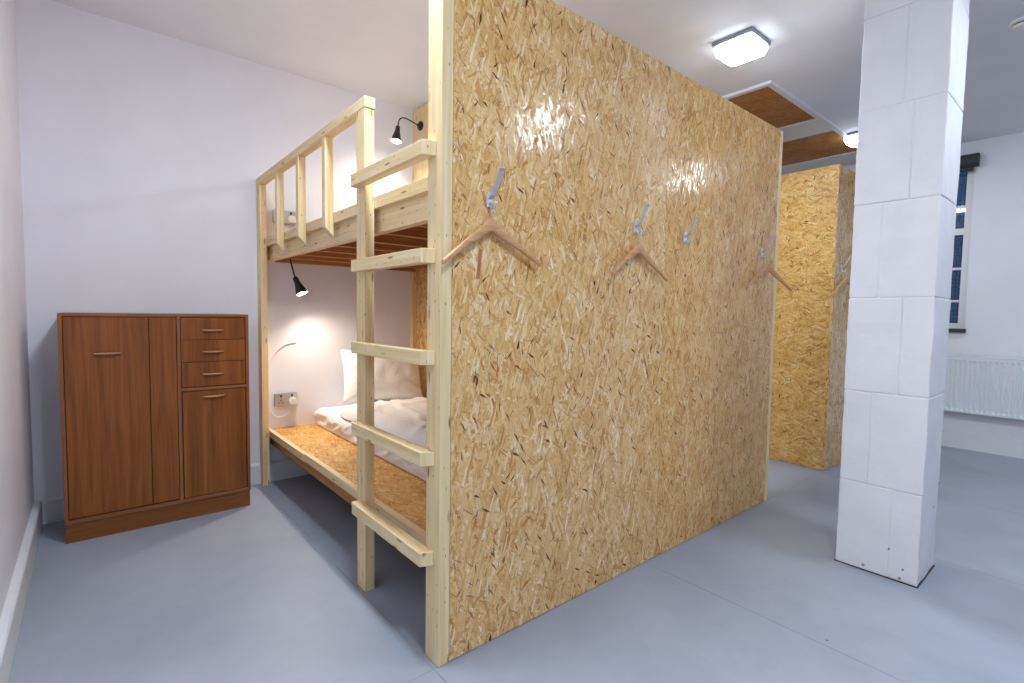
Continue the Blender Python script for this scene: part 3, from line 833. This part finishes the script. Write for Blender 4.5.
def pull(parent, a, z, w, y):
    bm = NB(); tb = bmesh.new(); n = 16; rows = []
    for i in range(n+1):
        s = i/n*2-1; k = (1-s*s)**.45 if abs(s) < 1 else 0
        c = []
        for q in range(10):
            an = 2*math.pi*q/10
            c.append(tb.verts.new((a+s*w/2, y-.011+math.cos(an)*.0105*(.25+.75*k), z+math.sin(an)*.0065*(.35+.65*k)-.003*k)))
        rows.append(c)
    for r0, r1 in zip(rows, rows[1:]):
        for q in range(10): tb.faces.new((r0[q], r0[(q+1) % 10], r1[(q+1) % 10], r1[q]))
    tb.faces.new(rows[0]); tb.faces.new(rows[-1][::-1])
    merge(bm, tb, 0); return obj('handle', bm, M['teak_pull'], parent, smooth=True)
def front(name, a0, a1, z0, z1, mat='teak', fz=0):
    bm = NB(); box(bm, (a0, CB0+.002, z0), (a1, CB0+.020, z1), 2, .0015); return obj(name, bm, M[mat], cab)
d = front('door', CA0+th+.003, -.629, .124, CZ-th-.004)
pull(d, -.802, .953, .108, CB0+.002)
front('narrow_panel', -.626, -.506, .124, CZ-th-.004)
for z0, z1, hz in ((1.012, 1.134, 1.066), (.887, 1.009, .945), (.747, .884, .818)):
    d = front('drawer', -.484, CA1-th-.003, z0, z1); pull(d, -.331, hz, .104, CB0+.002)
d = front('flap_door', -.482, CA1-th-.004, .121, .722); pull(d, -.331, .690, .112, CB0+.002)

# ------------------------------------------------------------------ ceiling lights
def ceiling_light(label, a, b_, glow='lampglow'):
    t = thing('ceiling_light', label, 'light', (a, b_, CEIL-.05), 'square ceiling lights')
    bm = NB(); box(bm, (a-.119, b_-.119, CEIL-.026), (a+.119, b_+.119, CEIL-.0003), 2, .004); obj('base_plate', bm, M['greyplastic'], t)
    bm = NB(); tb = bmesh.new(); rows = []
    prof = [(.115, 0), (.1175, .014), (.116, .032), (.108, .046), (.090, .055), (.05, .060)]
    for r, h in prof:
        row = []
        for k in range(40):
            an = 2*math.pi*(k+.5)/40; cx, cy = math.cos(an), math.sin(an)
            p = 7
            q = (abs(cx)**p+abs(cy)**p)**(-1/p)
            row.append(tb.verts.new((a+cx*q*r, b_+cy*q*r, CEIL-.0265-h)))
        rows.append(row)
    for r0, r1 in zip(rows, rows[1:]):
        for k in range(40): tb.faces.new((r0[k], r0[(k+1) % 40], r1[(k+1) % 40], r1[k]))
    tb.faces.new(rows[-1]); tb.faces.new(rows[0][::-1])
    merge(bm, tb); o = obj('diffuser', bm, M[glow], t, smooth=True); o.data.materials.append(M['lampside'])
    for p in o.data.polygons:
        if p.normal.z > -.8: p.material_index = 1
    o['label'] = 'glowing white diffuser'
    return t
ceiling_light('lit square ceiling light above the long partition', 2.115, .110)
ceiling_light('lit square ceiling light partly hidden by the white pillar', 4.36, .118, 'lampglow_far')
ceiling_light('lit square ceiling light in front of the long partition', 2.08, -1.62, 'lampglow_mid')
ceiling_light('lit square ceiling light in front of the radiator wall', 4.36, -1.62, 'lampglow_far')
ceiling_light('lit square ceiling light in front of the bunk corner', -.15, -1.62)
ceiling_light('lit square ceiling light above the bunk ladder', -.15, .118)

# smoke detector
t = thing('smoke_detector', 'white round smoke detector on the ceiling right of the pillar', 'detector', (3.03, -.985, CEIL-.02))
bm = NB(); lathe(bm, [(0, 0), (.058, 0), (.058, .010), (.050, .016), (0, .016)], (3.03, -.985, CEIL-.0003), (0, 0, -1), 36); obj('base', bm, M['plastic'], t, smooth=True)
bm = NB(); lathe(bm, [(.040, .0165), (.040, .024), (0, .024)], (3.03, -.985, CEIL), (0, 0, -1), 36); o = obj('vent_ring', bm, M['black'], t, smooth=True)
bm = NB(); lathe(bm, [(.047, .0245), (.046, .034), (.030, .043), (0, .045)], (3.03, -.985, CEIL), (0, 0, -1), 36); obj('cover', bm, M['plastic'], t, smooth=True)

# ------------------------------------------------------------------ radiator
R0, R1, RZ0, RZ1, RA = -1.55, .35, .345, .862, 5.195
t = thing('radiator', 'white ribbed panel radiator under the window', 'radiator', (RA+.05, (R0+R1)/2, RZ0))
bm = NB(); tb = bmesh.new(); prof = []
y = R0; pitch = .0345
while y < R1-.001:
    for dy, dx in ((0, 0), (.007, 0), (.012, .007), (.0225, .007), (.0275, 0)): prof.append((y+dy, dx))
    y += pitch
prof.append((R1, 0))
zz = [(RZ0, 0), (RZ0+.018, 0), (RZ0+.035, 1), (RZ1-.055, 1), (RZ1-.038, 0), (RZ1-.012, 0)]
rows = []
for z, k in zz: rows.append([tb.verts.new((RA+dx*k, yy, z)) for yy, dx in prof])
for r0, r1 in zip(rows, rows[1:]):
    for i in range(len(prof)-1): tb.faces.new((r0[i], r0[i+1], r1[i+1], r1[i]))
bk = [[tb.verts.new((RA+.018, yy, z)) for yy in (R0, R1)] for z in (RZ0, RZ1-.012)]
tb.faces.new((bk[0][0], bk[0][1], bk[1][1], bk[1][0]))
merge(bm, tb); obj('front_panel', bm, M['radiator'], t)
bm = NB(); box(bm, (RA+.0185, R0+.02, RZ0+.01), (RA+.055, R1-.02, RZ1-.02), 2, .003); obj('convector', bm, M['greyplastic'], t)
bm = NB(); box(bm, (RA-.002, R0-.004, RZ1-.0115), (RA+.075, R1+.004, RZ1), 1, .004)
obj('top_grille', bm, M['radiator'], t)
for yy in (R0+.25, R1-.25):
    bm = NB(); box(bm, (RA+.0555, yy-.02, RZ0+.05), (RIGHT-.0005, yy+.02, RZ1-.05), 2, .002); obj('wall_bracket', bm, M['radiator'], t)

# ------------------------------------------------------------------ world: dim blue night outside the window
w = bpy.data.worlds.new('night'); scene.world = w; w.use_nodes = True
bg = w.node_tree.nodes['Background']; bg.inputs[0].default_value = (.05, .16, .36, 1); bg.inputs[1].default_value = .12

# ------------------------------------------------------------------ camera
cx, cy, cz, yaw, pit, rol, f = -.8627, -1.3914, 1.1894, .8745, .0569, .0151, 504.16
F = Vector((math.cos(yaw)*math.cos(pit), math.sin(yaw)*math.cos(pit), -math.sin(pit)))
R = Vector((math.sin(yaw), -math.cos(yaw), 0)); U = R.cross(F)
R2 = R*math.cos(rol)+U*math.sin(rol); U2 = -R*math.sin(rol)+U*math.cos(rol)
cam = bpy.data.cameras.new('camera'); co = bpy.data.objects.new('camera', cam); COL.objects.link(co)
mw = Matrix((R2, U2, -F)).transposed().to_4x4(); mw.translation = (cx, cy, cz)
co.matrix_world = mw
cam.sensor_fit = 'HORIZONTAL'; cam.sensor_width = 36; cam.lens = f/1024*36; cam.clip_start = .02
scene.camera = co

vs = scene.view_settings
vs.view_transform = 'Standard'; vs.look = 'None'; vs.gamma = 1; vs.exposure = 1.80
vs.use_curve_mapping = False
scene.cycles.max_bounces = 8; scene.cycles.diffuse_bounces = 6
scene.cycles.use_denoising = True
